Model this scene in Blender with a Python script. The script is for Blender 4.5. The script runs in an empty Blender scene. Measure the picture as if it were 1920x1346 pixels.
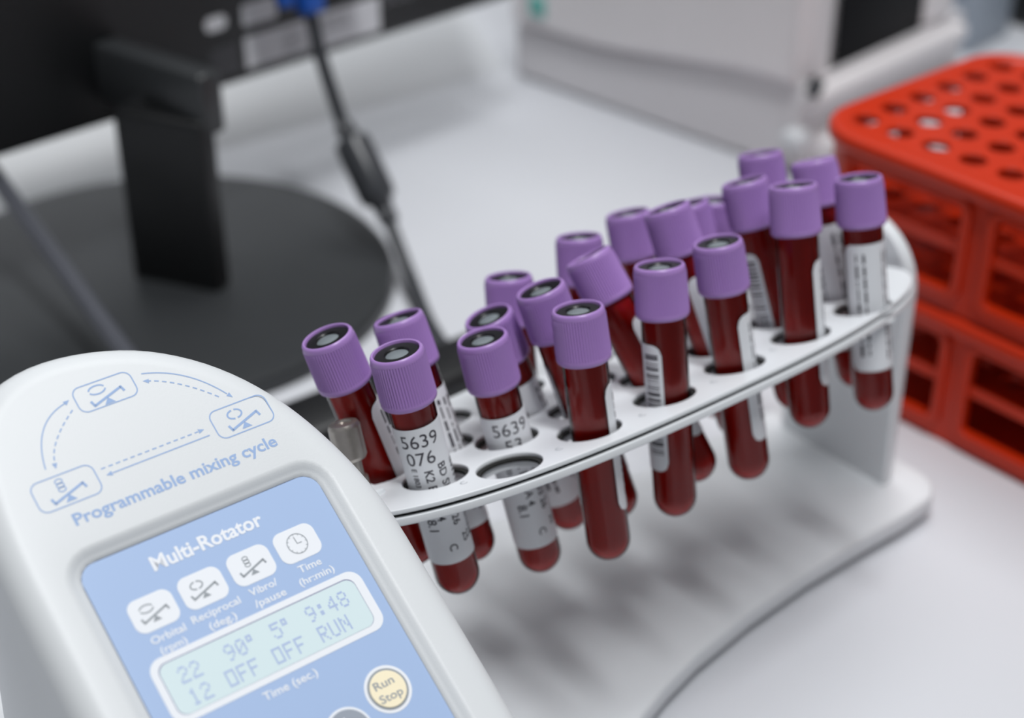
import bpy, bmesh, math, random
from mathutils import Vector, Matrix
from math import sin, cos, pi, radians as rad
S = bpy.context.scene
COL = S.collection
random.seed(4)
MM = 0.001

# ------------------------------------------------------------------ camera, light, exposure
cam = bpy.data.objects.new('camera', bpy.data.cameras.new('camera'))
COL.objects.link(cam)
cam.location = (0, 0, 0.355)
cam.rotation_euler = (rad(90 - 31.2), 0, 0)
cam.data.sensor_width = 36
cam.data.lens = 36 * 3000 / 1920
cam.data.clip_start = 0.01
cam.data.dof.use_dof = True
cam.data.dof.focus_distance = 0.396
cam.data.dof.aperture_fstop = 6.8
cam.data.dof.aperture_blades = 7
S.camera = cam

world = bpy.data.worlds.new('room_light')
S.world = world
world.use_nodes = True
world.node_tree.nodes['Background'].inputs['Color'].default_value = (0.93, 0.965, 1.0, 1)
world.node_tree.nodes['Background'].inputs['Strength'].default_value = 0.12


def area(name, loc, aim, sx, sy, power, color=(1, 1, 1), roll=0):
    d = bpy.data.lights.new(name, 'AREA')
    d.shape = 'RECTANGLE'
    d.size, d.size_y = sx, sy
    d.energy = power
    d.color = color
    o = bpy.data.objects.new(name, d)
    COL.objects.link(o)
    o.location = loc
    v = Vector(aim) - Vector(loc)
    o.rotation_euler = v.to_track_quat('-Z', 'Y').to_euler()
    return o


# long ceiling panel above the rotator, plus an added soft fill brightening the bench behind
k1 = area('ceiling_panel_key', (0.205, -0.11, 2.2), (0, 0, 0), 0.20, 1.10, 33.0, (0.97, 0.985, 1.0))
k1.rotation_euler = (0, 0, rad(38))
k2 = area('added_back_fill', (0.25, 1.15, 2.2), (0, 0, 0), 1.1, 1.1, 25.0, (0.98, 0.99, 1.0))  # added fill lamp, lifts the background
k2.rotation_euler = (0, 0, rad(38))
S.view_settings.view_transform = 'Standard'
S.view_settings.look = 'None'
S.view_settings.gamma = 1
S.view_settings.use_curve_mapping = False
S.view_settings.exposure = -0.06


# ------------------------------------------------------------------ materials
def lin(c):
    return tuple((v / 255 / 12.92 if v / 255 <= 0.04045 else ((v / 255 + 0.055) / 1.055) ** 2.4) for v in c) + (1,)


def mat(name, rgb, rough=0.5, metal=0.0, coat=0.0, spec=0.5, var=0.03, scale=60, bump=0.0, bscale=900, sss=0.0, emit=0):
    m = bpy.data.materials.new(name)
    m.use_nodes = True
    nt = m.node_tree
    b = nt.nodes['Principled BSDF']
    b.inputs['Roughness'].default_value = rough
    b.inputs['Metallic'].default_value = metal
    b.inputs['Coat Weight'].default_value = coat
    b.inputs['Coat Roughness'].default_value = 0.08
    b.inputs['Specular IOR Level'].default_value = spec
    if sss:
        b.inputs['Subsurface Weight'].default_value = sss
        b.inputs['Subsurface Radius'].default_value = (1, 0.6, 0.8)
        b.inputs['Subsurface Scale'].default_value = 0.0015
    tc = nt.nodes.new('ShaderNodeTexCoord')
    nz = nt.nodes.new('ShaderNodeTexNoise')
    nz.inputs['Scale'].default_value = scale
    nz.inputs['Detail'].default_value = 3
    nt.links.new(tc.outputs['Object'], nz.inputs['Vector'])
    rmp = nt.nodes.new('ShaderNodeMix')
    rmp.data_type = 'RGBA'
    c = lin(rgb)
    rmp.inputs[6].default_value = tuple(max(0, x * (1 - var)) for x in c[:3]) + (1,)
    rmp.inputs[7].default_value = tuple(min(1, x * (1 + var)) for x in c[:3]) + (1,)
    nt.links.new(nz.outputs['Fac'], rmp.inputs[0])
    nt.links.new(rmp.outputs[2], b.inputs['Base Color'])
    if bump:
        n2 = nt.nodes.new('ShaderNodeTexNoise')
        n2.inputs['Scale'].default_value = bscale
        nt.links.new(tc.outputs['Object'], n2.inputs['Vector'])
        bp = nt.nodes.new('ShaderNodeBump')
        bp.inputs['Strength'].default_value = bump
        bp.inputs['Distance'].default_value = 0.0003
        nt.links.new(n2.outputs['Fac'], bp.inputs['Height'])
        nt.links.new(bp.outputs['Normal'], b.inputs['Normal'])
    return m


M = {}
M['bench'] = mat('white_laminate', (212, 214, 219), 0.38, var=0.012, scale=8)
M['housing'] = mat('white_moulded_plastic', (220, 223, 225), 0.42, var=0.01, bump=0.10, bscale=2600)
M['white'] = mat('white_painted_plastic', (226, 229, 232), 0.35, var=0.01)
M['gasket'] = mat('black_rubber_sheet', (30, 30, 28), 0.8)
M['panel'] = mat('light_blue_overlay', (163, 187, 224), 0.5, var=0.01)
M['print_blue'] = mat('pale_blue_print', (150, 176, 216), 0.6, var=0.01)
M['print_white'] = mat('white_print', (236, 239, 244), 0.6, var=0.005)
M['print_grey'] = mat('grey_print', (150, 156, 162), 0.6, var=0.01)
M['button_cream'] = mat('cream_button_film', (250, 238, 205), 0.5, var=0.005)
M['button_grey'] = mat('grey_button_film', (150, 158, 170), 0.5, var=0.005)
M['lcd'] = mat('pale_liquid_crystal', (218, 235, 238), 0.25, var=0.02, scale=20)
M['lcd_dot'] = mat('lcd_segment_blue', (166, 184, 224), 0.4, var=0.01)
M['lcd_rim'] = mat('lcd_edge_violet', (140, 140, 170), 0.4)
M['chrome'] = mat('knurled_nickel', (172, 166, 160), 0.34, metal=0.85, var=0.1, scale=800)
M['cap'] = mat('purple_cap_plastic', (172, 134, 200), 0.34, var=0.03)
M['stopper'] = mat('black_stopper_rubber', (14, 14, 16), 0.35)
M['core'] = mat('stopper_centre_reflection', (120, 128, 132), 0.3)  # reflection on the glossy black centre, put into its grey colour
M['paper'] = mat('white_label_paper', (232, 234, 238), 0.55, var=0.015)
M['ink'] = mat('black_label_ink', (66, 64, 72), 0.7)
M['black'] = mat('black_matt_plastic', (19, 20, 22), 0.45, var=0.08, bump=0.2)
M['black_soft'] = mat('dark_grey_plastic', (52, 54, 56), 0.34, var=0.06)
M['glossblack'] = mat('black_gloss_panel', (9, 9, 13), 0.4, spec=0.05, var=0.05)
M['cable'] = mat('charcoal_cable_jacket', (60, 62, 66), 0.28, var=0.05)
M['cable_sheen'] = mat('black_cable_jacket_with_sheen', (84, 86, 93), 0.3, var=0.05)  # black jacket lightened, its ceiling highlight is in the colour
M['vga'] = mat('blue_connector_plastic', (22, 84, 176), 0.4)
M['sticker'] = mat('pale_grey_sticker', (226, 227, 231), 0.5)
M['sticker_ink'] = mat('grey_sticker_ink', (120, 120, 126), 0.6)
M['rack'] = mat('orange_red_rack_plastic', (198, 46, 8), 0.34, spec=0.4, var=0.05, scale=30)
M['analyser'] = mat('warm_grey_casing', (224, 221, 223), 0.42, var=0.015)
M['analyser_light'] = mat('pale_grey_casing', (240, 236, 237), 0.42, var=0.015)
M['bluegrey'] = mat('pale_blue_grey_box', (160, 170, 182), 0.5)
M['wall'] = mat('white_wall_paint', (215, 217, 220), 0.8, var=0.02, scale=3)
M['floor'] = mat('grey_vinyl_floor', (150, 152, 155), 0.6, var=0.05, scale=5)
M['teal'] = mat('teal_plastic', (110, 190, 180), 0.5)


def mat_blood():
    m = mat('dark_red_blood', (176, 21, 12), 0.3, spec=0.25, var=0.25, scale=70)
    nt = m.node_tree
    b = nt.nodes['Principled BSDF']
    b.inputs['Subsurface Weight'].default_value = 0.25
    b.inputs['Subsurface Radius'].default_value = (1.0, 0.16, 0.08)
    b.inputs['Subsurface Scale'].default_value = 0.003
    return m


def mat_tube():
    # thin clear plastic: mostly transparent, glossy towards grazing angles
    m = bpy.data.materials.new('clear_tube_plastic')
    m.use_nodes = True
    nt = m.node_tree
    nt.nodes.clear()
    out = nt.nodes.new('ShaderNodeOutputMaterial')
    mix = nt.nodes.new('ShaderNodeMixShader')
    lw = nt.nodes.new('ShaderNodeFresnel')
    lw.inputs['IOR'].default_value = 1.34
    tr = nt.nodes.new('ShaderNodeBsdfTransparent')
    tr.inputs['Color'].default_value = (0.98, 0.95, 0.95, 1)
    gl = nt.nodes.new('ShaderNodeBsdfGlossy')
    gl.inputs['Roughness'].default_value = 0.07
    gl.inputs['Color'].default_value = (0.95, 0.93, 0.93, 1)
    nt.links.new(lw.outputs[0], mix.inputs[0])
    nt.links.new(tr.outputs[0], mix.inputs[1])
    nt.links.new(gl.outputs[0], mix.inputs[2])
    nt.links.new(mix.outputs[0], out.inputs[0])
    return m


M['blood'] = mat_blood()
M['tube'] = mat_tube()


# ------------------------------------------------------------------ builders (all lengths in millimetres)
def link(name, me, material, parent=None, smooth=False, auto=None):
    o = bpy.data.objects.new(name, me)
    COL.objects.link(o)
    if material is not None:
        me.materials.append(material)
    if smooth:
        for p in me.polygons:
            p.use_smooth = True
    if auto is not None:
        me.shade_smooth() if hasattr(me, 'shade_smooth') else None
        me.set_sharp_from_angle(angle=rad(auto))
    if parent is not None:
        o.parent = parent
    return o


def raw(name, verts, faces, material, parent=None, smooth=False, auto=None):
    me = bpy.data.meshes.new(name)
    me.from_pydata([tuple(c * MM for c in v) for v in verts], [], faces)
    me.validate()
    bm = bmesh.new()
    bm.from_mesh(me)
    bmesh.ops.recalc_face_normals(bm, faces=bm.faces)
    bm.to_mesh(me)
    bm.free()
    return link(name, me, material, parent, smooth, auto)


def empty(name, loc=(0, 0, 0), rotz=0.0, label=None, cat=None, group=None):
    o = bpy.data.objects.new(name, None)
    o.empty_display_size = 0.02
    COL.objects.link(o)
    o.location = tuple(c * MM for c in loc)
    o.rotation_euler = (0, 0, rotz)
    tag(o, label, cat, group)
    return o


def tag(o, label=None, cat=None, group=None, kind=None):
    if label: o['label'] = label
    if cat: o['category'] = cat
    if group: o['group'] = group
    if kind: o['kind'] = kind
    return o


def box_bm(bm, c, size, mtx=None, bevel=0.0):
    r = bmesh.ops.create_cube(bm, size=1.0)
    T = Matrix.Translation(Vector(c)) @ Matrix.Diagonal((size[0], size[1], size[2], 1))
    if mtx is not None:
        T = mtx @ T
    bmesh.ops.transform(bm, matrix=T, verts=r['verts'])
    if bevel:
        es = set()
        for v in r['verts']:
            es.update(v.link_edges)
        bmesh.ops.bevel(bm, geom=list(es), offset=bevel, segments=3, affect='EDGES', profile=0.5)


def from_bm(name, bm, material, parent=None, auto=35, mtx=None):
    bmesh.ops.scale(bm, vec=(MM, MM, MM), verts=bm.verts)
    me = bpy.data.meshes.new(name)
    bmesh.ops.recalc_face_normals(bm, faces=bm.faces)
    bm.to_mesh(me)
    bm.free()
    return link(name, me, material, parent, auto=auto)


def box(name, c, size, material, parent=None, bevel=0.0, mtx=None):
    bm = bmesh.new()
    box_bm(bm, c, size, mtx, bevel)
    return from_bm(name, bm, material, parent)


def lathe(name, prof, material, parent=None, seg=64, mtx=None, auto=35, mod=None):
    """revolve (r, z) profile; mod(r, z, ang) may change the radius"""
    verts, faces, rings = [], [], []
    for r, z in prof:
        if r < 1e-6:
            rings.append([len(verts)])
            verts.append(Vector((0, 0, z)))
        else:
            ids = []
            for k in range(seg):
                a = 2 * pi * k / seg
                rr = mod(r, z, k) if mod else r
                ids.append(len(verts))
                verts.append(Vector((rr * cos(a), rr * sin(a), z)))
            rings.append(ids)
    for A, B in zip(rings, rings[1:]):
        for k in range(seg):
            k2 = (k + 1) % seg
            if len(A) == 1 and len(B) == 1:
                continue
            if len(A) == 1:
                faces.append((A[0], B[k], B[k2]))
            elif len(B) == 1:
                faces.append((A[k], B[0], A[k2]))
            else:
                faces.append((A[k], B[k], B[k2], A[k2]))
    if mtx is not None:
        verts = [mtx @ v for v in verts]
    return raw(name, verts, faces, material, parent, auto=auto)


def spline_curve(loops, extrude=0.0, bevel=0.0, res=2):
    cu = bpy.data.curves.new('tmp', 'CURVE')
    cu.dimensions = '2D'
    cu.fill_mode = 'BOTH'
    cu.extrude = extrude
    cu.bevel_depth = bevel
    cu.bevel_resolution = res
    for lp in loops:
        sp = cu.splines.new('POLY')
        sp.points.add(len(lp) - 1)
        for p, q in zip(sp.points, lp):
            p.co = (q[0], q[1], 0, 1)
        sp.use_cyclic_u = True
    return cu


def curve_data(cu):
    o = bpy.data.objects.new('tmp', cu)
    COL.objects.link(o)
    dg = bpy.context.evaluated_depsgraph_get()
    me = o.evaluated_get(dg).to_mesh()
    v = [x.co.copy() for x in me.vertices]
    f = [tuple(p.vertices) for p in me.polygons]
    o.evaluated_get(dg).to_mesh_clear()
    bpy.data.objects.remove(o)
    bpy.data.curves.remove(cu)
    return v, f


def plate(name, loops, z0, z1, material, parent=None, bevel=0.3, fn=None, auto=35):
    h = (z1 - z0) / 2
    v, f = curve_data(spline_curve(loops, h - bevel, bevel))
    zc = (z0 + z1) / 2
    v = [Vector((p.x, p.y, p.z + zc)) for p in v]
    if fn:
        v = [fn(p) for p in v]
    return raw(name, v, f, material, parent, auto=auto)


def rrect(x0, y0, x1, y1, r, n=8):
    P = []
    for cx, cy, a0 in ((x1 - r, y1 - r, 0), (x0 + r, y1 - r, 90), (x0 + r, y0 + r, 180), (x1 - r, y0 + r, 270)):
        for k in range(n + 1):
            a = rad(a0 + 90 * k / n)
            P.append((cx + r * cos(a), cy + r * sin(a)))
    return P


def circ(x, y, r, n=40):
    return [(x + r * cos(2 * pi * k / n), y + r * sin(2 * pi * k / n)) for k in range(n)]


def tube(name, pts, r, material, parent=None, seg=14, sub=6):
    """smooth round cable through points"""
    P = [Vector(p) for p in pts]
    Q = []
    for i in range(len(P) - 1):
        a, b, c, d = P[max(i - 1, 0)], P[i], P[i + 1], P[min(i + 2, len(P) - 1)]
        for k in range(sub):
            t = k / sub
            Q.append(0.5 * ((2 * b) + (c - a) * t + (2 * a - 5 * b + 4 * c - d) * t * t + (3 * b - a - 3 * c + d) * t ** 3))
    Q.append(P[-1])
    verts, faces = [], []
    up = Vector((0.3, 0.2, 1)).normalized()
    for i, q in enumerate(Q):
        t = (Q[min(i + 1, len(Q) - 1)] - Q[max(i - 1, 0)]).normalized()
        x = up.cross(t).normalized()
        y = t.cross(x)
        for k in range(seg):
            a = 2 * pi * k / seg
            verts.append(q + r * (x * cos(a) + y * sin(a)))
    for i in range(len(Q) - 1):
        for k in range(seg):
            k2 = (k + 1) % seg
            faces.append((i * seg + k, i * seg + k2, (i + 1) * seg + k2, (i + 1) * seg + k))
    faces.append(tuple(range(seg)))
    faces.append(tuple((len(Q) - 1) * seg + k for k in range(seg)))
    return raw(name, verts, faces, material, parent, auto=50)


class Ink:
    """flat artwork collected in 2D, then laid on a surface by fn(x, y)"""

    def __init__(s):
        s.v, s.f = [], []

    def add(s, vs, fs):
        b = len(s.v)
        s.v += [(p[0], p[1]) for p in vs]
        s.f += [tuple(i + b for i in q) for q in fs]

    def poly(s, pts):
        s.add(pts, [tuple(range(len(pts)))])

    def loops(s, loops):
        v, f = curve_data(spline_curve(loops))
        s.add([(p.x, p.y) for p in v], f)

    def stroke(s, pts, w, closed=False):
        n = len(pts)
        L, Rr = [], []
        for i in range(n):
            a = pts[(i - 1) % n] if (closed or i > 0) else pts[i]
            b = pts[(i + 1) % n] if (closed or i < n - 1) else pts[i]
            dx, dy = b[0] - a[0], b[1] - a[1]
            l = math.hypot(dx, dy) or 1
            nx, ny = -dy / l * w / 2, dx / l * w / 2
            L.append((pts[i][0] + nx, pts[i][1] + ny))
            Rr.append((pts[i][0] - nx, pts[i][1] - ny))
        m = n if closed else n - 1
        s.add(L + Rr, [(i, (i + 1) % n, n + (i + 1) % n, n + i) for i in range(m)])

    def dash(s, pts, w, on, off):
        acc, seg, draw = 0.0, [pts[0]], True
        for a, b in zip(pts, pts[1:]):
            l = math.hypot(b[0] - a[0], b[1] - a[1])
            t = 0.0
            while l - t > (on if draw else off) - acc:
                t += (on if draw else off) - acc
                p = (a[0] + (b[0] - a[0]) * t / l, a[1] + (b[1] - a[1]) * t / l)
                if draw:
                    s.stroke(seg + [p], w)
                seg, draw, acc = [p], not draw, 0.0
            acc += l - t
            if draw:
                seg.append(b)
        if draw and len(seg) > 1:
            s.stroke(seg, w)

    def arrow(s, tip, d, size):
        l = math.hypot(*d)
        dx, dy = d[0] / l, d[1] / l
        s.poly([tip, (tip[0] - dx * size - dy * size * .42, tip[1] - dy * size + dx * size * .42),
                (tip[0] - dx * size + dy * size * .42, tip[1] - dy * size - dx * size * .42)])

    def text(s, body, x, y, width=None, h=None, bold=0.0, ang=0.0, align='LEFT'):
        cu = bpy.data.curves.new('tmp', 'FONT')
        cu.body = body
        cu.size = 1.0
        cu.offset = bold
        cu.resolution_u = 3
        cu.fill_mode = 'FRONT'
        v, f = curve_data(cu)
        if not v:
            return
        x0, x1 = min(p.x for p in v), max(p.x for p in v)
        sy = h / 0.69 if h else None
        sx = width / (x1 - x0) if width else sy
        sy = sy or sx
        off = {'LEFT': x0, 'CENTER': (x0 + x1) / 2}[align]
        ca, sa = cos(ang), sin(ang)
        out = []
        for p in v:
            a, b = (p.x - off) * sx, p.y * sy
            out.append((x + a * ca - b * sa, y + a * sa + b * ca))
        s.add(out, f)

    def refine(s, step):
        bm = bmesh.new()
        vs = [bm.verts.new((p[0], p[1], 0)) for p in s.v]
        for q in s.f:
            try:
                bm.faces.new([vs[i] for i in q])
            except ValueError:
                pass
        bmesh.ops.triangulate(bm, faces=bm.faces)
        for _ in range(4):
            es = [e for e in bm.edges if abs(e.verts[0].co.x - e.verts[1].co.x) > step]
            if not es:
                break
            bmesh.ops.subdivide_edges(bm, edges=es, cuts=1)
            bmesh.ops.triangulate(bm, faces=[f for f in bm.faces if len(f.verts) > 3])
        bm.verts.index_update()
        s.v = [(v.co.x, v.co.y) for v in bm.verts]
        s.f = [tuple(v.index for v in f.verts) for f in bm.faces]
        bm.free()

    def build(s, name, fn, material, parent=None):
        return raw(name, [fn(*p) for p in s.v], s.f, material, parent)


# ------------------------------------------------------------------ the room
def struct(o):
    o['kind'] = 'structure'
    return o


TH = rad(38)                                   # the bench furniture stands at about this angle
struct(box('floor', (200, 900, -770), (6000, 6000, 40), M['floor']))
wb = box('wall_back', (0, 0, 0), (6000, 60, 2800), M['wall'])
wb.location = (0.62 * -1.0, 1.62, 0.65)
wb.rotation_euler = (0, 0, rad(46))
struct(wb)
bench = empty('lab_bench', (0, 700, -750), rad(46), 'long white laminate lab bench carrying all the equipment', 'bench')
box('worktop', (150, 20, 730), (3000, 1500, 40), M['bench'], bench, bevel=2)
for sx in (-1250, 1550):
    box('side_panel', (sx, 20, 355), (30, 1300, 710), M['bench'], bench)

# ------------------------------------------------------------------ programmable rotator (u along its shaft, y to the back, z up)
ORG = (-49, 398, 0)
rot = empty('programmable_rotator', ORG, TH,
            'white programmable rotator with blue control panel and display, front left on the bench', 'laboratory rotator')
PT = rad(33)
PC = (0.0, -92.45, 115.18)


def on_panel(u, w, h=0.0):
    """point of the sloping control face: u across, w up the slope, h above it"""
    return Vector((u, PC[1] + w * cos(PT) - h * sin(PT), PC[2] + w * sin(PT) + h * cos(PT)))


def ring_of(loop, n=160, c=(-80.2, -6.0)):
    out = []
    for k in range(n):
        a = 2 * pi * k / n
        d = (cos(a), sin(a))
        best = None
        for p, q in zip(loop, loop[1:] + loop[:1]):
            ex, ey = q[0] - p[0], q[1] - p[1]
            den = d[0] * ey - d[1] * ex
            if abs(den) < 1e-9:
                continue
            t = ((p[0] - c[0]) * ey - (p[1] - c[1]) * ex) / den
            s = ((p[0] - c[0]) * d[1] - (p[1] - c[1]) * d[0]) / den
            if t > 0 and -1e-6 <= s <= 1 + 1e-6 and (best is None or t > best):
                best = t
        out.append((c[0] + d[0] * best, c[1] + d[1] * best))
    return out


UC, HW = -80.2, 45.5


DOME = [(-34.7, 8), (-35.1, 18), (-36.6, 28), (-39.4, 38.5), (-43.4, 49), (-48.6, 58.5), (-55.2, 67), (-63.0, 74), (-72, 79.5), (-82, 83), (-92, 84.6), (-101, 84.2), (-109, 81.6),
        (-115.5, 76.6), (-120, 69.4), (-123, 60), (-124.8, 49), (-125.6, 36), (-125.7, 20)]


def dome(inset):
    base = list(DOME)
    P = []
    n = len(base)
    for i in range(n - 1):
        a, b, c, d = base[max(i - 1, 0)], base[i], base[i + 1], base[min(i + 2, n - 1)]
        for k in range(5):
            t = k / 5
            P.append(tuple(0.5 * (2 * b[j] + (c[j] - a[j]) * t + (2 * a[j] - 5 * b[j] + 4 * c[j] - d[j]) * t * t + (3 * b[j] - a[j] - 3 * c[j] + d[j]) * t ** 3) for j in (0, 1)))
    P.append(base[-1])
    b0, r = -96, 18
    for a0, cx in ((180, -125.7 + r), (270, -34.7 - r)):
        for k in range(9):
            a = rad(a0 + 90 * k / 8)
            P.append((cx + r * cos(a), b0 + r + r * sin(a)))
    if not inset:
        return P
    Q, n = [], len(P)
    for i in range(n):
        a, c = P[i - 1], P[(i + 1) % n]
        dx, dy = c[0] - a[0], c[1] - a[1]
        l = math.hypot(dx, dy)
        Q.append((P[i][0] - dy / l * inset, P[i][1] + dx / l * inset))
    return Q


BL = (-110.9, -60.0, -49.6, 32.3)


def blue(off):
    return rrect(BL[0] - off, BL[1] - off, BL[2] + off, BL[3] + off, 4.2 + off)


rings = []
for off, h in ((0.15, -2.2), (0.25, -1.7), (1.2, -1.45), (2.0, -0.9), (2.8, -0.35), (3.5, -0.05), (4.0, 0.0)):
    rings.append([on_panel(u, w, h) for u, w in ring_of(blue(off))])
RF = 7.0
dl = ring_of(dome(RF))
for k in range(9):
    a = rad(90 * k / 8)
    rings.append([on_panel(u, w, -RF * (1 - cos(a))) for u, w in ring_of(dome(RF - RF * sin(a)))])
last = rings[-1]
rings.append([Vector((p.x, p.y, max(p.z - 12, 3))) for p in last])
rings.append([Vector((UC + (p.x - UC) * 1.16, p.y, 3)) for p in last])
N = 160
hv = [p for r in rings for p in r]
hf = []
for i in range(len(rings) - 1):
    for k in range(N):
        k2 = (k + 1) % N
        hf.append((i * N + k, (i + 1) * N + k, (i + 1) * N + k2, i * N + k2))
hf.append(tuple((len(rings) - 1) * N + k for k in range(N)))
raw('housing', hv, hf, M['housing'], rot, smooth=True)

po = plate('control_panel', [blue(0.0)], -0.25, 0.25, M['panel'], rot, bevel=0.05,
           fn=lambda p: on_panel(p.x, p.y, p.z - 2.05))
tag(po, 'pale blue control overlay')
HP = -1.78                                      # top face of the blue overlay


def art(ink, name, material, parent, h):
    return ink.build(name, lambda x, y: on_panel(x, y, h), material, parent)


def pictogram(ink, x, y, s, kind):
    """tilting-rocker symbol: a see-saw with bent ends on a triangle, and a motion mark above it"""
    R_ = lambda a, b: (x + a * s, y + b * s)
    w = 0.85 * s
    c_, s_ = cos(rad(18)), sin(rad(18))
    T_ = lambda a, b: R_(a * c_ - b * s_, a * s_ + b * c_ - 1.3)
    ink.stroke([T_(-4.0, 0), T_(4.2, 0)], w * .75)
    ink.stroke([T_(-4.0, -.3), T_(-4.0, 1.5)], w * .75)
    ink.stroke([T_(4.2, .3), T_(4.2, -1.4)], w * .75)
    ink.poly([R_(-.1, -1.5), R_(1.3, -3.2), R_(-1.5, -3.2)])
    if kind == 'ring':
        for a0, a1 in ((20, 170), (200, 350)):
            ink.stroke([R_(-1.6 + 2.1 * cos(rad(a0 + (a1 - a0) * k / 10)), 1.3 + 1.15 * sin(rad(a0 + (a1 - a0) * k / 10))) for k in range(11)], .42 * s)
    elif kind == 'split':
        for a0, a1 in ((100, 260), (-80, 80)):
            ink.stroke([R_(-1.4 + 1.9 * cos(rad(a0 + (a1 - a0) * k / 10)), 1.3 + 1.2 * sin(rad(a0 + (a1 - a0) * k / 10))) for k in range(11)], .45 * s)
    else:
        for j in range(3):
            ink.stroke([R_(-.9 + .9 * cos(rad(36 * k)), .3 + j * 1.05 + .62 * sin(rad(36 * k))) for k in range(10)], .32 * s, True)


# artwork on the white dome
k = Ink()
for (x0, y0, x1, y1), kind in (((-93.3, 66.3, -78.6, 73.1), 'ring'), ((-66.5, 47.7, -51.4, 55.4), 'split'), ((-112.2, 46.6, -97.2, 54.3), 'spring')):
    k.stroke(rrect(x0, y0, x1, y1, 2.0, 6), 0.32, True)
    pictogram(k, (x0 + x1) / 2, (y0 + y1) / 2, 0.98, kind)


def arc3(a, b, c, n=24):
    out = []
    for i in range(n + 1):
        t = i / n
        q = 2 * b[0] - (a[0] + c[0]) / 2, 2 * b[1] - (a[1] + c[1]) / 2
        out.append(((1 - t) ** 2 * a[0] + 2 * t * (1 - t) * q[0] + t * t * c[0], (1 - t) ** 2 * a[1] + 2 * t * (1 - t) * q[1] + t * t * c[1]))
    return out


p = arc3((-106.9, 56.6), (-103.1, 66.0), (-95.8, 70.4)); k.stroke(p, .32); k.arrow((-94.5, 70.9), (2, .8), 1.5)
p = arc3((-94.9, 68.2), (-101.4, 62.6), (-104.3, 57.4)); k.dash(p, .34, 1.1, .75); k.arrow((-104.7, 55.8), (-.3, -2), 1.5)
p = arc3((-76.0, 71.0), (-66.6, 66.6), (-59.4, 58.4)); k.stroke(p, .32); k.arrow((-58.5, 57.0), (1, -1.6), 1.5)
p = arc3((-61.6, 58.4), (-68.4, 64.8), (-75.2, 68.6)); k.dash(p, .34, 1.1, .75); k.arrow((-76.6, 69.1), (-2, .8), 1.5)
k.dash([(-95.6, 51.9), (-70.6, 51.9)], .34, 1.1, .75); k.arrow((-69.0, 51.9), (1, 0), 1.5)
k.stroke([(-68.5, 50.0), (-93.6, 50.0)], .32); k.arrow((-95.2, 50.0), (-1, 0), 1.5)
k.text('Programmable mixing cycle', -106.6, 41.3, width=52.2, h=2.9, bold=0.022)
art(k, 'mixing_cycle_print', M['print_blue'], rot, 0.04)

# artwork on the blue overlay
k = Ink()
k.text('Multi-Rotator', -95.2, 24.9, width=28.4, h=3.4, bold=0.028)
for bx, by in ((-99.7, 16.4), (-87.2, 16.7), (-74.5, 17.0), (-62.0, 17.3)):
    k.loops([rrect(bx - 5.4, by - 4.1, bx + 5.4, by + 4.1, 2.4)])
for body, x, y, w, h in (('Orbital', -103.4, 9.4, 8.4, 1.75), ('(rpm)', -102.5, 6.6, 6.4, 1.7), ('Reciprocal', -93.1, 9.9, 12.2, 1.75), ('(deg.)', -90.2, 7.0, 6.8, 1.7),
                         ('Vibro/', -78.2, 10.2, 7.2, 1.75), ('/pause', -78.4, 7.2, 8.1, 1.75), ('Time', -65.0, 10.4, 6.0, 1.75), ('(hr:min)', -66.4, 7.5, 9.3, 1.7),
                         ('Time (sec.)', -87.0, -12.9, 13.8, 1.85)):
    k.text(body, x, y, width=w, h=h, bold=0.014)
k.loops([rrect(-107.0, -9.6, -52.2, 6.2, 3.4), rrect(-105.3, -8.1, -54.4, 4.7, 2.3)])
k.loops([circ(-60.3, -23.0, 5.7), circ(-60.3, -23.0, 4.95)])
k.loops([circ(-73.2, -27.6, 5.7), circ(-73.2, -27.6, 5.0)])
art(k, 'panel_print', M['print_white'], po, HP + 0.04)
for (bx, by), kind in zip(((-99.7, 16.4), (-87.2, 16.7), (-74.5, 17.0)), ('ring', 'split', 'spring')):
    k = Ink()
    pictogram(k, bx, by + .2, 0.78, kind)
    art(k, 'rocker_symbol', M['print_grey'], po, HP + 0.08)
k = Ink()
cx, cy = -62.0, 17.3
k.stroke(circ(cx, cy, 2.5, 28), .22, True)
for j in range(12):
    a = rad(30 * j)
    k.stroke([(cx + 2.05 * cos(a), cy + 2.05 * sin(a)), (cx + 2.4 * cos(a), cy + 2.4 * sin(a))], .14)
k.stroke([(cx - .1, cy + 1.8), (cx, cy), (cx + 1.2, cy)], .25)
art(k, 'clock_symbol', M['print_grey'], po, HP + 0.08)
k = Ink()
k.loops([circ(-60.3, -23.0, 4.95), circ(-60.3, -23.0, 4.3)])
art(k, 'button_ring', M['print_grey'], po, HP + 0.08)
rb = plate('run_stop_button', [circ(-60.3, -23.0, 4.3)], 0, 0.4, M['button_cream'], rot, bevel=0.1, fn=lambda p: on_panel(p.x, p.y, p.z + HP - .1))
tag(rb, 'round cream Run Stop button')
k = Ink()
k.text('Run', -63.3, -22.3, width=5.2, h=1.9, bold=0.012)
k.text('Stop', -63.5, -25.6, width=6.0, h=1.9, bold=0.012)
art(k, 'button_print', M['print_grey'], rb, HP + 0.34)
ub = plate('up_button', [circ(-73.2, -27.6, 5.0)], 0, 0.4, M['button_grey'], rot, bevel=0.1, fn=lambda p: on_panel(p.x, p.y, p.z + HP - .1))
tag(ub, 'round grey arrow button')
k = Ink()
k.poly([(-73.2, -24.2), (-75.6, -27.6), (-70.8, -27.6)])
k.poly([(-74.2, -27.6), (-74.2, -30.4), (-72.2, -30.4), (-72.2, -27.6)])
art(k, 'button_arrow', M['print_white'], ub, HP + 0.34)

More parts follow.
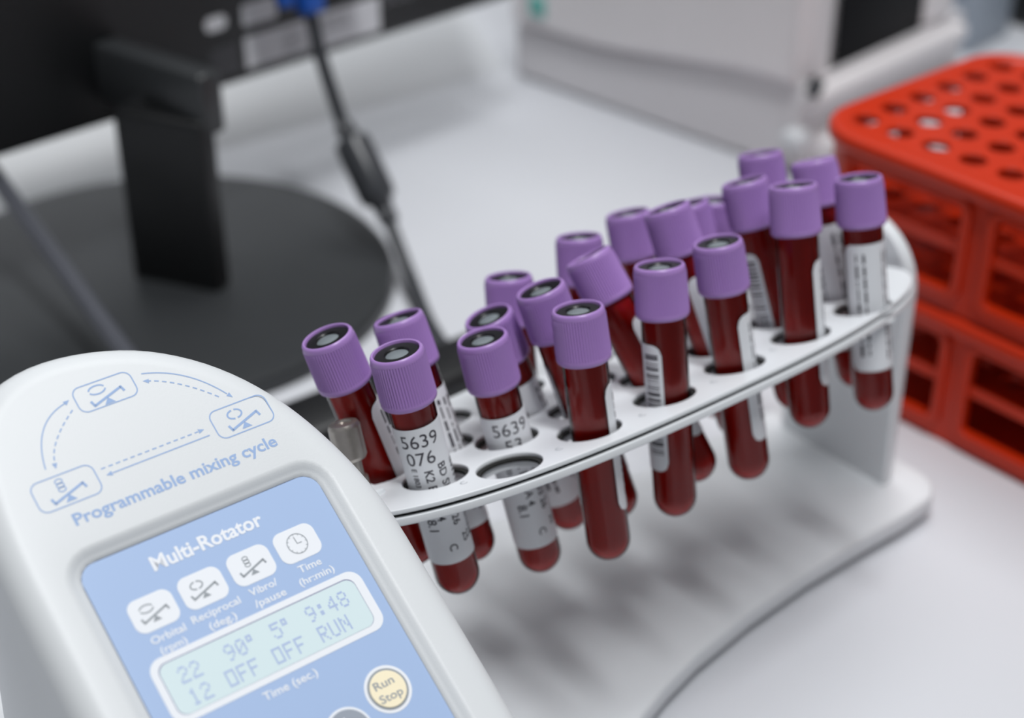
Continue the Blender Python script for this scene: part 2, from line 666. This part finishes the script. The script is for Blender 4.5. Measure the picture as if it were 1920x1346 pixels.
lcd = plate('display', [rrect(-105.3, -8.1, -54.4, 4.7, 2.3)], 0, 0.3, M['lcd'], rot, bevel=0.05, fn=lambda p: on_panel(p.x, p.y, p.z + HP - .25))
tag(lcd, 'pale liquid crystal display')
k = Ink()
k.loops([rrect(-105.3, -8.1, -54.4, 4.7, 2.3), rrect(-105.1, -8.05, -54.5, 4.45, 2.3)])
art(k, 'display_edge', M['lcd_rim'], lcd, HP + 0.075)
DOT = {'0': '01110 10001 10011 10101 11001 10001 01110', '1': '00100 01100 00100 00100 00100 00100 01110', '2': '01110 10001 00001 00110 01000 10000 11111',
       '4': '00010 00110 01010 10010 11111 00010 00010', '5': '11111 10000 11110 00001 00001 10001 01110', '8': '01110 10001 10001 01110 10001 10001 01110',
       '9': '01110 10001 10001 01111 00001 00010 01100', ':': '00000 01100 01100 00000 01100 01100 00000', 'o': '11100 10100 11100 00000 00000 00000 00000',
       'O': '11111 10001 10001 10001 10001 10001 11111', 'F': '11111 10000 10000 11110 10000 10000 10000', 'R': '11110 10001 10001 11110 10100 10010 10001',
       'U': '10001 10001 10001 10001 10001 10001 01110', 'N': '10001 11001 10101 10101 10011 10001 10001'}
k = Ink()
px, py = 0.46, 0.56


def dots(body, x, y):
    for i, ch in enumerate(body):
        for r_, row in enumerate(DOT[ch].split()):
            for c_, bit in enumerate(row):
                if bit == '1':
                    a, b = x + i * 2.9 + c_ * px, y + (6 - r_) * py
                    k.poly([(a, b), (a + px * .86, b), (a + px * .86, b + py * .86), (a, b + py * .86)])


for body, x, y in (('22', -101.5, -1.5), ('90o', -90.0, -1.4), ('5o', -78.0, -1.4), ('9:48', -68.8, -1.4),
                   ('12', -101.6, -6.9), ('OFF', -92.4, -6.8), ('OFF', -80.4, -6.8), ('RUN', -68.4, -6.8)):
    dots(body, x, y)
art(k, 'display_digits', M['lcd_dot'], lcd, HP + 0.08)

# foot of the rotator: waisted base plate, drive housing, shaft and far bearing post
fr = [(-34, -160), (-20, -132), (0, -111), (20, -96), (45.5, -83.5), (61, -78.2), (79, -73.6), (107, -69.2), (136, -66.6), (164, -65.8), (188, -65.8), (197, -65.2)]
outl = [(-124, -165), (-118, -172), (-42, -172)] + fr
for q in range(0, 91, 15):
    outl.append((200 + 12 * sin(rad(q)), -53 - 12 * cos(rad(q))))
for q in range(0, 91, 15):
    outl.append((200 + 12 * cos(rad(q)), -3 + 12 * sin(rad(q))))
outl += [(190, 9.5), (164, 9), (136, 9.8), (107, 12.4), (79, 17), (45, 26), (0, 40), (-30, 46), (-118, 46), (-124, 40)]
plate('base_plate', [outl], 3, 11, M['white'], rot, bevel=1.6)
for fx, fy in ((-110, -150), (-110, 30), (196, -52), (196, -4)):
    lathe('rubber_foot', [(0, 0), (4.6, 0), (5, .4), (5, 3.4), (0, 3.4)], M['gasket'], rot, 20, mtx=Matrix.Translation((fx, fy, 0)))
box('drive_housing', (-80, -27, 58), (72, 62, 96), M['housing'], rot, bevel=8)
PM = Matrix(((0, 0, 1, 0), (1, 0, 0, 0), (0, 1, 0, 0), (0, 0, 0, 1)))     # (y, z, x) -> (x, y, z)
prof = [(-25, 10.5), (25, 10.5), (25, 92)]
prof = [(23.5 * cos(rad(a)), 88.5 + 23.5 * sin(rad(a))) for a in range(0, 181, 9)] + [(-24, 40), (-24.5, 10.6), (24.5, 10.6), (24, 40)]
plate('bearing_post', [[(y - 25.0, z) for y, z in prof]], 195.0, 200.6, M['white'], rot, bevel=1.2, fn=lambda p: Vector((p.z, p.x, p.y)))
lathe('shaft', [(0, -50), (3.2, -50), (3.2, -28.8), (0, -28.8)], M['chrome'], rot, 24,
      mtx=Matrix.Translation((0, -27, 92)) @ Matrix.Rotation(rad(90), 4, 'Y'))

# ------------------------------------------------------------------ tilting double plate that carries the tubes
PHI = rad(19)
rackE = empty('tube_platform', (-49, 398, 86), 0, 'white double plate with round holes holding the blood tubes, tilted above the rotator base', 'tube platform')
Rm = Matrix.Rotation(TH, 4, 'Z') @ Matrix.Rotation(-PHI, 4, 'X')
rackE.matrix_world = Matrix.Translation(Vector((-49, 398, 86)) * MM) @ Rm
HOLES = [(9.5, 70), (37.6, 70), (65.7, 70), (93.8, 70), (121.9, 70), (150, 70),
         (-5.5, 56), (22.5, 51), (48.5, 51.5), (76.2, 51.5), (104, 51.5), (131.5, 51.5), (159, 51.5),
         (-12, 36), (10.5, 35.5), (38, 34), (65.7, 34), (93.8, 34), (121.9, 34), (150, 34),
         (23.6, 16), (51.7, 16), (79.8, 16), (107.9, 16), (136, 16)]


def oval(cx, cy, a, b, n, k=120):
    out = []
    for i in range(k):
        t = 2 * pi * i / k
        ca, sa = cos(t), sin(t)
        out.append((cx + a * math.copysign(abs(ca) ** (2 / n), ca), cy + b * math.copysign(abs(sa) ** (2 / n), sa)))
    return out


def oval_plate(name, inset, z0, z1, m, bev, hr, parent):
    loops = [[(x, -y) for x, y in oval(76.5, 42.5, 112.5 - inset, 43.2 - inset, 2.5)]]
    loops += [circ(u, -v, hr, 36) for u, v in HOLES] + [circ(176, -52, 1.6, 14)]
    return plate(name, loops, z0, z1, m, parent, bevel=bev)


oval_plate('upper_plate', 0, -1.3, 0.0, M['white'], 0.25, 9.5, rackE)
oval_plate('rubber_sheet', 1.1, -2.3, -1.3, M['gasket'], 0.05, 8.2, rackE)
oval_plate('lower_plate', 0, -4.6, -2.3, M['white'], 0.4, 9.5, rackE)
for u in (-4.6, 23.5, 51.6, 79.7, 107.8, 135.9):
    k = Ink()
    k.text('C', u, -(77.6 - .004 * (u - 60) ** 2 * .5), h=2.0, bold=0.005, align='CENTER')
    k.build('plate_mark', lambda x, y: Vector((x, y, 0.04)), M['print_grey'], rackE)
# hubs to the shaft and thumbscrew
box('mount_bracket', (-24, -38, -0.6), (11, 27, 3.6), M['white'], rackE, bevel=1.0)


def knurl(r, z, k_):
    return r * (1 + (0.05 if k_ % 2 else -0.05)) if 1.2 < z < 9.6 else r


lathe('thumbscrew', [(0, -9), (3.2, -9), (3.2, -5), (2.4, -4.6), (2.4, 0), (3.9, 0.3), (4.4, 1.2), (4.4, 1.3), (4.4, 9.5), (4.4, 9.6), (3.9, 10.6), (2.4, 10.8), (2.2, 10.2), (0, 10.2)],
      M['chrome'], rackE, 64, mtx=Matrix.Translation((-23.5, -46, 10.0)))
lathe('hub', [(0, 187), (5, 187), (5, 193.4), (0, 193.2)], M['white'], rackE, 24, mtx=Matrix.Translation((0, -33.5, -3)) @ Matrix.Rotation(rad(90), 4, 'Y'))
box('hub_tab', (184, -33.5, -3.4), (8, 16, 2.2), M['white'], rackE, bevel=.5)

# ------------------------------------------------------------------ blood tubes
LT = 76.0


def hemi(r, n=8):
    return [(r * sin(rad(90 * i / n)), r - r * cos(rad(90 * i / n))) for i in range(n + 1)]


SEG_CAP = 120


def rib(r, z, k_):
    return r + (0.2 if k_ % 2 else -0.16) if 62.8 < z < 74.2 else r


def build_tube():
    e = empty('blood_tube')
    lathe('tube_wall', hemi(6.35) + [(6.35, 63), (5.9, 63), (5.9, 61)], M['tube'], e, 48, auto=60)
    lathe('blood', [(r * .875, z * .9 + .55) for r, z in hemi(6.4)] + [(5.6, 61.2), (0, 61.3)], M['blood'], e, 48, auto=60)
    c = lathe('cap', [(6.4, 61.2), (7.2, 61.0), (7.55, 61.4), (7.68, 62.0), (7.62, 62.5), (7.5, 63.0), (7.28, 74.0), (7.3, 74.4), (7.2, 75.3), (6.9, 75.85), (6.6, 76.0), (6.3, 75.9), (6.15, 75.5),
                      (6.1, 74.3), (6.1, 72.0), (6.3, 70), (6.4, 61.2)], M['cap'], e, SEG_CAP, auto=40, mod=rib)
    st = lathe('stopper', [(6.12, 75.0), (5.8, 75.35), (3.5, 75.3), (3.1, 74.9), (3.0, 74.6)], M['stopper'], c, 48)
    lathe('stopper_centre', [(3.15, 74.7), (2.4, 75.0), (1.2, 75.2), (0, 75.25)], M['core'], st, 32)
    return e


def wrap(r):
    return lambda s, z: Vector((r * cos(s / 6.4), r * sin(s / 6.4), z))


def label_mesh(z0, z1, half):
    """paper label: s is arc length round the tube, rounded corners"""
    v, f, nx = [], [], 40
    rc = 3.0
    for i in range(nx + 1):
        s = -half + 2 * half * i / nx
        e_ = half - abs(s)
        d = rc - math.sqrt(max(0, rc * rc - (rc - e_) ** 2)) if e_ < rc else 0
        for z in (z0 + d, z1 - d):
            v.append((s, z))
    W = wrap(6.5)
    vv = [W(*p_) for p_ in v]
    Wi = wrap(6.38)
    vv += [Wi(*p_) for p_ in v]
    n = len(v)
    for i in range(nx):
        a = 2 * i
        f.append((a, a + 2, a + 3, a + 1))
        f.append((n + a, n + a + 1, n + a + 3, n + a + 2))
        f.append((a, n + a, n + a + 2, a + 2))
        f.append((a + 1, a + 3, n + a + 3, n + a + 1))
    f.append((0, 1, n + 1, n))
    a = 2 * nx
    f.append((a, n + a, n + a + 1, a + 1))
    return vv, f


def finegrid(ink):
    return ink


def add_label(e, ang, z0=14, z1=54, half=12.7, text=None):
    vv, f = label_mesh(z0, z1, half)
    lb = raw('label', vv, f, M['paper'], e, auto=60)
    lb.rotation_euler = (0, 0, rad(ang))
    k = Ink()
    rnd = random.Random(int(ang * 7 + z0))
    ztop = z1 - 3
    if text:
        top, low = text
        k.text(top, -6.6, z1 - 5.6, h=3.8, bold=0.0)
        k.text(low, -6.2 if low == '076' else -4.0, z1 - 10.8, h=3.8, bold=0.0)
        ztop = z1 - 12.8
        for s_, z_, body, h_ in ((-5.6, ztop + 1, 'E 1803 02', 1.5), (-2.2, ztop, 'K2 E', 2.3), (1.8, ztop + 1, 'BD SI', 2.3), (-2.2, ztop - 11, 'A 4', 2.3),
                                 (1.8, ztop - 11, '03 26', 2.3), (-5.2, ztop - 15, '8.1', 2.6), (-1.0, z0 + 6, 'C', 2.2), (3.6, z0 + 8, '25', 2.2)):
            k.text(body, s_, z_, h=h_, ang=rad(-90), bold=0.014)
    else:
        for s_ in (-8.5, -6.2, 0.2, 2.4, 4.6):
            z = ztop
            while z > z0 + 6:
                l = rnd.uniform(1.2, 4.5)
                k.stroke([(s_, z), (s_, max(z - l, z0 + 3))], rnd.choice((0.5, 0.8, 1.0)))
                z -= l + rnd.uniform(0.5, 1.1)
    # bar code, bars running round the tube
    z = ztop
    while z > z0 + 5:
        w = rnd.choice((0.25, 0.25, 0.5, 0.75))
        a, b = (6.4, 11.4) if text else (7.0, 11.6)
        pts = [(a + (b - a) * i / 6, z) for i in range(7)]
        k.stroke(pts, w)
        z -= w + rnd.choice((0.35, 0.6, 0.8))
    k.refine(0.8)
    k.build('label_print', wrap(6.55), M['ink'], lb)
    return lb


TUBES = [
    # tip (mm), axis, label angle, label z0, z1, text, description
    ('A', (-26.1, 363.0, 67.5), (-0.3074, 0.0571, 0.9499), 140, 14, 54, None, 'leftmost purple-capped blood tube, standing beside the knurled metal thumbscrew'),
    ('B', (-14.0, 349.6, 67.7), (-0.2129, 0.0911, 0.9728), 8, 13, 55.5, ('5639', '076'), 'purple-capped blood tube whose label reads 5639 and 076, nearest the control panel'),
    ('C', (-9.4, 368.1, 64.2), (-0.2966, 0.2498, 0.9217), 28, 12, 54, None, 'purple-capped blood tube with densely printed label, right behind the one reading 076'),
    ('D', (9.4, 368.6, 60.0), (-0.2328, 0.1181, 0.9653), 22, 11, 53.5, ('5639', '53'), 'purple-capped blood tube whose label reads 5639 and 53, behind the empty hole'),
    ('E', (19.2, 393.5, 56.9), (-0.3449, 0.0696, 0.9361), 50, 12, 54, None, 'leaning blood tube with its cap half hidden directly behind the tube reading 53'),
    ('F', (5.3, 407.6, 52.6), (-0.0847, 0.2571, 0.9627), 190, 14, 54, None, 'back-row blood tube whose blurred cap rises above the half hidden cap behind label 53'),
    ('G', (33.0, 383.8, 68.2), (-0.3323, 0.1506, 0.9311), 185, 14, 54, None, 'slanting blood tube passing behind the black-topped front tube right of the empty hole'),
    ('H', (28.2, 361.6, 69.7), (-0.1388, 0.1849, 0.9729), 155, 16, 54, None, 'front-row blood tube right of the empty hole, black stopper showing, thin label edge right'),
    ('I', (27.0, 425.5, 56.8), (-0.0821, 0.2717, 0.9589), 180, 14, 54, None, 'back-row blood tube mostly hidden behind the most steeply leaning cap'),
    ('K', (57.8, 391.9, 75.5), (-0.469, 0.3477, 0.8118), 132, 14, 54, None, 'most steeply leaning purple-capped blood tube, in the middle of the platform'),
    ('L', (52.6, 443.0, 57.8), (-0.2056, 0.272, 0.9401), 180, 14, 54, None, 'small blurred back-row blood tube standing alone against the white bench, mid platform'),
    ('M', (72.0, 415.2, 75.7), (-0.3359, 0.2903, 0.896), 100, 12, 54, None, 'second-row blood tube leaning left between the two grey-stoppered front tubes'),
    ('N', (48.2, 377.6, 72.9), (-0.0937, 0.2357, 0.9673), -124, 16, 54, None, 'front-row blood tube with grey stopper and white label strip down its left side'),
    ('O', (72.6, 397.1, 72.4), (-0.1794, 0.1776, 0.9676), 135, 14, 54, None, 'front-row blood tube with grey stopper and wide label strip down its right side'),
    ('P', (76.1, 438.2, 64.5), (-0.2787, 0.2728, 0.9208), 180, 14, 54, None, 'back blood tube showing only a pale sliver of cap right of a leaning cap'),
    ('Q', (70.7, 460.1, 53.1), (-0.0567, 0.242, 0.9686), 180, 14, 54, None, 'back blood tube showing only a dark sliver of cap left of the far leaning cap'),
    ('R', (94.0, 457.2, 71.5), (-0.1772, 0.3002, 0.9373), 180, 14, 54, None, 'farthest blood tube, its blurred cap highest of all at the top of the cluster'),
    ('S', (92.1, 431.9, 74.9), (-0.2643, 0.2962, 0.9178), -125, 14, 54, None, 'second-row blood tube leaning left just left of the far front cap'),
    ('T', (92.4, 412.5, 80.5), (-0.1151, 0.2875, 0.9508), 152, 14, 53, None, 'second front-row blood tube from the bearing post, thin label strip on its right'),
    ('U', (114.3, 445.6, 74.6), (-0.2295, 0.3718, 0.8995), 10, 14, 55, None, 'second-row blood tube at the far end with a white label facing forward'),
    ('V', (116.1, 429.9, 75.7), (-0.1314, 0.2385, 0.9622), 54, 15, 56, None, 'rightmost front-row blood tube with large label, beside the bearing post and red racks'),
]
proto = build_tube()
parts = list(proto.children)
CAMP = Vector((0, 0, 355))
for i, (nm, tip, ax, ang, z0, z1, text, lab) in enumerate(TUBES):
    if i == 0:
        e = proto
    else:
        e = proto.copy()
        COL.objects.link(e)
        for ch in parts:
            c = ch.copy()
            COL.objects.link(c)
            c.parent = e
            for g in ch.children:
                d = g.copy()
                COL.objects.link(d)
                d.parent = c
                for g2 in g.children:
                    d2 = g2.copy()
                    COL.objects.link(d2)
                    d2.parent = d
    z = Vector(ax).normalized()
    x = CAMP - Vector(tip)
    x = (x - z * x.dot(z)).normalized()
    y = z.cross(x)
    e.matrix_world = Matrix.Translation(Vector(tip) * MM) @ Matrix((x, y, z)).transposed().to_4x4()
    tag(e, lab, 'test tube', 'purple-capped blood tubes in the platform')
for o in list(COL.objects):
    if o.name.split('.')[0] == 'blood_tube' and o.type == 'EMPTY':
        t_ = [t for t in TUBES if t[7] == o['label']][0]
        add_label(o, t_[3], t_[4], t_[5], 12.7 if t_[0] != 'U' else 9.0, t_[6])

# ------------------------------------------------------------------ monitor seen from behind
mon = empty('computer_monitor', (-165, 648, 0), 0, 'black computer monitor seen from behind on a round foot, stickers on its back', 'monitor')
mloc = Vector((165, -648, 0))


def wpt(x, y, z):
    return Vector((x, y, z)) + mloc


lathe('round_foot', [(0, 0), (109, 0), (111, 1.5), (111, 5.5), (109.5, 7.6), (106, 8.2), (0, 9.5)], M['black_soft'], mon, 128)
mA = Matrix.Translation(wpt(-178, 677, 0)) @ Matrix.Rotation(rad(44), 4, 'Z')      # x along the panel, -y towards us
bm = bmesh.new()
box_bm(bm, (5, 17, 176), (490, 34, 210), mA, 4)
from_bm('screen_housing', bm, M['black'], mon)
bm = bmesh.new()
box_bm(bm, (5, 36, 176), (494, 6, 214), mA, 2)
from_bm('front_bezel', bm, M['black'], mon)
bm = bmesh.new()
box_bm(bm, (98, -14, 141), (60, 34, 26), mA, 2)
from_bm('connector_shelf', bm, M['black'], mon)
mB = Matrix.Translation(wpt(-123, 625, 0)) @ Matrix.Rotation(rad(-38), 4, 'Z')     # x towards the near edge
bm = bmesh.new()
box_bm(bm, (-46, 6, 96), (74, 13, 28), mB, 2.4)
from_bm('neck_block', bm, M['black_soft'], mon)
mC = Matrix.Translation(wpt(-125, 625, 0)) @ Matrix.Rotation(rad(-20), 4, 'Z')
bm = bmesh.new()
box_bm(bm, (-29, 7, 48), (44, 12, 84), mC, 2.5)
from_bm('neck', bm, M['black'], mon)


def mpt(h):
    return lambda a, b: mA @ Vector((a, -h, b))


for r4 in ((71, 77, 109, 93, 1), (112, 76, 154, 94, 1), (50, 100, 62, 107, 3), (71, 98, 91, 109, 2)):
    k = Ink()
    k.loops([rrect(*r4)])
    k.build('back_sticker', mpt(0.3), M['sticker'], mon)
for x0_, x1_, yt, dy, n_, w_ in ((51, 67, 91, 1.6, 9, .5), (93, 105, 89, 2.2, 5, .5), (116, 134, 90, 2.4, 3, .5)):
    k = Ink()
    for j in range(n_):
        k.stroke([(x0_, yt - dy * j), (x1_, yt - dy * j)], w_)
    k.build('back_text', mpt(0.5), M['sticker_ink'], mon)
for x_ in (159, 166, 173):
    k = Ink()
    k.stroke(circ(x_, 92, 3.2, 20), 1.1, True)
    k.build('back_mark', mpt(0.5), M['sticker_ink'], mon)

# ------------------------------------------------------------------ cables
vc = empty('video_cable', (-36.9, 612.1, 0), 0, 'dark video cable with a ferrite bead hanging from the monitor', 'cable')
vo = Vector((36.9, -612.1, 0))
cp = [(-93, 716, 118), (-92.7, 714.2, 109.7), (-89.0, 708.1, 91.8), (-83.3, 701.6, 73.4), (-78.3, 696.0, 60.3), (-68, 685, 45), (-58.5, 673, 28), (-55.6, 665.8, 22.0), (-46.1, 641.9, 9.6), (-36.9, 612.1, 3.6), (-27, 585, 3.4), (-22, 574, 5.0)]
tube('cable_cord', [Vector(p) + vo for p in cp], 3.3, M['cable'], vc)


def along(a, b):
    a, b = Vector(a) + vo, Vector(b) + vo
    return Matrix.Translation(a) @ (b - a).to_track_quat('Z', 'Y').to_matrix().to_4x4(), (b - a).length


mt, L = along((-78.8, 696.6, 61.5), (-56.5, 668.5, 24.5))
lathe('ferrite_bead', [(0, 0), (4.6, 0), (4.8, 5), (4.0, 5.5), (4.8, 6.5), (8.2, 9), (8.8, 11), (8.8, L - 15), (8.0, L - 12), (5.2, L - 10), (5.0, L - 7), (4.3, L - 6), (4.8, L - 4), (4.4, L), (0, L)], M['cable'], vc, 40, mtx=mt)
mt, L = along((-94.5, 718, 128), (-92.4, 713.8, 108.6))
box('connector', (0, 0, L / 2), (8.5, 14, L), M['vga'], vc, bevel=2.5, mtx=mt @ Matrix.Rotation(rad(60), 4, 'Z'))
box('connector_screw', (0, 0, 0), (8, 8, 18), M['vga'], vc, bevel=2, mtx=mt @ Matrix.Translation((-13, 3, 6)))
pc = empty('power_cable', (-200, 590, 0), 0, 'straight black cable stretched from the monitor at far left down behind the rotator', 'cable')
po_ = Vector((200, -590, 0))
pp = [(-243, 665, 79), (-237.3, 656.7, 66), (-224, 638.8, 58.4), (-190.4, 595.8, 41.6), (-157.4, 550, 29), (-126, 500.1, 24), (-112, 460, 24), (-112, 400, 30), (-127, 353, 34)]
tube('cable_cord', [Vector(p) + po_ for p in pp], 4.0, M['cable_sheen'], pc)
lathe('cable_plug', [(0, -4), (6, -4), (6.5, -2), (5.2, 14), (4.4, 16), (0, 16)], M['cable'], pc, 24, mtx=Matrix.Translation(Vector(pp[-1]) + po_) @ (Vector(pp[-2]) - Vector(pp[-1])).to_track_quat('Z', 'Y').to_matrix().to_4x4())
ad = empty('black_block', (-46.6, 533, 0), TH, 'long black block lying behind the tube platform', 'power adapter')
box('block_body', (-2, 0, 11.5), (104, 28, 23), M['black'], ad, bevel=4)  # plain long black block with rounded edges

# ------------------------------------------------------------------ white box behind the monitor
wbx = empty('white_box', (-4.9, 927.7, 0), rad(37.5), 'long low white box lying on the bench behind the monitor', 'box')
sec = [(0, 0), (2, 3), (36, 24.5), (40, 25.5), (78, 25.5), (80, 23.5), (80, 0)]
plate('box_body', [sec], -420, 0, M['white'], wbx, bevel=0.4, fn=lambda p: Vector((p.z, p.x, p.y + .5)))
box('box_lid', (-210, 60, 27.5), (414, 34, 3), M['white'], wbx, bevel=1)

# ------------------------------------------------------------------ analyser at the back
an = empty('benchtop_analyser', (147.7, 776.2, 0), rad(46), 'large pale grey bench analyser with dark window, behind the tubes', 'laboratory analyser')
# local x runs up-right along its front face, local y runs away along its left flank
fl = [(0, 2)]
low = [(0, 4), (0, 47)]
for i in range(1, 25):
    t = i / 24
    low.append((t * 200, 47 - 17 * (0.5 - 0.5 * cos(pi * min(t * 1.25, 1)))))
low.append((200, 4))
plate('plinth', [low], 0, 160, M['analyser'], an, bevel=3, fn=lambda p: Vector((p.z, p.x, p.y)))
hood = [(4, 262), (4, 54)]
for i in range(1, 25):
    t = i / 24
    hood.append((4 + t * 194, 54 - 14 * (0.5 - 0.5 * cos(pi * min(t * 1.25, 1)))))
hood.append((198, 262))
plate('flank_cover', [hood], -5, 33, M['analyser_light'], an, bevel=4, fn=lambda p: Vector((p.z, p.x, p.y)))
box('status_mark', (-5, 180, 50), (3, 12, 12), M['teal'], an, bevel=1)
box('corner_pillar', (10, 10, 160), (28, 28, 224), M['analyser_light'], an, bevel=12)
box('end_pillar', (132, 14, 160), (36, 34, 224), M['analyser_light'], an, bevel=9)
box('window', (70, 7, 156), (94, 14, 216), M['glossblack'], an, bevel=2)
box('front_ledge', (75, -5, 42), (150, 12, 9), M['analyser_light'], an, bevel=2)
box('front_step', (85, -3, 13), (150, 20, 12), M['analyser_light'], an, bevel=2)
lathe('hinge_pin', [(0, 0), (4, 0), (4, 7), (0, 7)], M['cable'], an, 20, mtx=Matrix.Translation((-1, -9, 48)) @ Matrix.Rotation(rad(20), 4, 'X'))
box('latch', (-3, -3, 22), (12, 12, 9), M['white'], an, bevel=3)
bg = empty('storage_box', (288, 985, 0), rad(46), 'pale blue grey box standing beyond the right end of the analyser', 'box')
box('box_body', (0, 0, 60), (50, 40, 120), M['bluegrey'], bg, bevel=3)
box('box_lid', (0, 0, 126), (54, 44, 12), M['bluegrey'], bg, bevel=2)
bk = empty('black_case', (386, 1012, 0), rad(46), 'black case at the far right behind the red racks', 'case')
box('case_body', (0, 0, 60), (90, 90, 120), M['black'], bk, bevel=5)
box('case_lid', (0, 0, 127), (92, 92, 14), M['black'], bk, bevel=4)
# ------------------------------------------------------------------ orange-red test tube racks, one on the other
RA = (0.6471, -0.7624)
RB = (0.7624, 0.6471)


def make_rack(z, label):
    e = empty('test_tube_rack', (157, 538, z), math.atan2(RA[1], RA[0]), label, 'tube rack', 'orange-red test tube racks')
    # local x = along the front towards us, local y = away
    x0, x1, y0, y1 = -60, 172, 0.0, 124.0
    Hh = 55.0
    holes = [circ(-48 + 16.8 * i, 17 + 17.8 * j, 5.6, 20) for i in range(13) for j in range(6)]
    plate('top_plate', [rrect(x0 + 1, y0 + 1, x1 - 1, y1 - 1, 21)] + holes, Hh - 3.2, Hh - .9, M['rack'], e, bevel=.3)
    plate('top_rim', [rrect(x0 - .5, y0 - .5, x1 + .5, y1 + .5, 22), rrect(x0 + 4, y0 + 4, x1 - 4, y1 - 4, 18)], Hh - 7.4, Hh, M['rack'], e, bevel=2.6)
    plate('middle_shelf', [rrect(x0 + 3, y0 + 3, x1 - 3, y1 - 3, 19)] + [list(h) for h in holes], 26, 28.4, M['rack'], e, bevel=.3)
    plate('bottom_shelf', [rrect(x0 + 3, y0 + 3, x1 - 3, y1 - 3, 19)], 1.5, 4, M['rack'], e, bevel=.3)
    # outer wall with paired windows
    path = []
    r = 21

    def arc(cx, cy, a0):
        for i in range(7):
            a = rad(a0 + 90 * i / 6)
            path.append((cx + r * cos(a), cy + r * sin(a), 0))
    brk_x = [-39, 13, 27.5, 80, 94, 148]
    brk_y = [24, 56, 68, 100]
    arc(x0 + r, y0 + r, 180)
    for b in brk_x:
        path.append((b, y0, 0))
    arc(x1 - r, y0 + r, 270)
    for b in brk_y:
        path.append((x1, b, 0))
    arc(x1 - r, y1 - r, 0)
    for b in reversed(brk_x):
        path.append((b, y1, 0))
    arc(x0 + r, y1 - r, 90)
    for b in reversed(brk_y):
        path.append((x0, b, 0))
    zs = [0, 9, 25, 29.5, 45, Hh - 2]
    n = len(path)
    v = [(p[0], p[1], z_) for z_ in zs for p in path]
    win = set()
    for i in range(n):
        a, b = path[i], path[(i + 1) % n]
        for brk, ax_ in ((brk_x, 0), (brk_y, 1)):
            for q in range(0, len(brk), 2):
                lo, hi = brk[q], brk[q + 1]
                if abs(min(a[ax_], b[ax_]) - lo) < .01 and abs(max(a[ax_], b[ax_]) - hi) < .01 and abs(a[1 - ax_] - b[1 - ax_]) < .01:
                    win.add(i)
    f = []
    for j in range(len(zs) - 1):
        for i in range(n):
            if i in win and j in (1, 3):
                continue
            f.append((j * n + i, j * n + (i + 1) % n, (j + 1) * n + (i + 1) % n, (j + 1) * n + i))
    w = raw('wall', v, f, M['rack'], e)
    sm = w.modifiers.new('thick', 'SOLIDIFY')
    sm.thickness = 0.0026
    sm.offset = -1
    # raised frames round the window bays
    k_ = []
    for q in range(0, len(brk_x), 2):
        k_.append(plate('window_frame', [rrect(brk_x[q] - 3.2, 5.5, brk_x[q + 1] + 3.2, 47.5, 5), rrect(brk_x[q] - .4, 8.6, brk_x[q + 1] + .4, 45.4, 3.5)], -1.2, 1.2, M['rack'], e, bevel=.4,
                        fn=lambda p: Vector((p.x, y0 - .6 + p.z, p.y))))
    return e


make_rack(0.4, 'lower of the two stacked orange-red test tube racks, standing on the bench')
make_rack(56.2, 'upper orange-red test tube rack, its perforated top showing, resting on another rack')
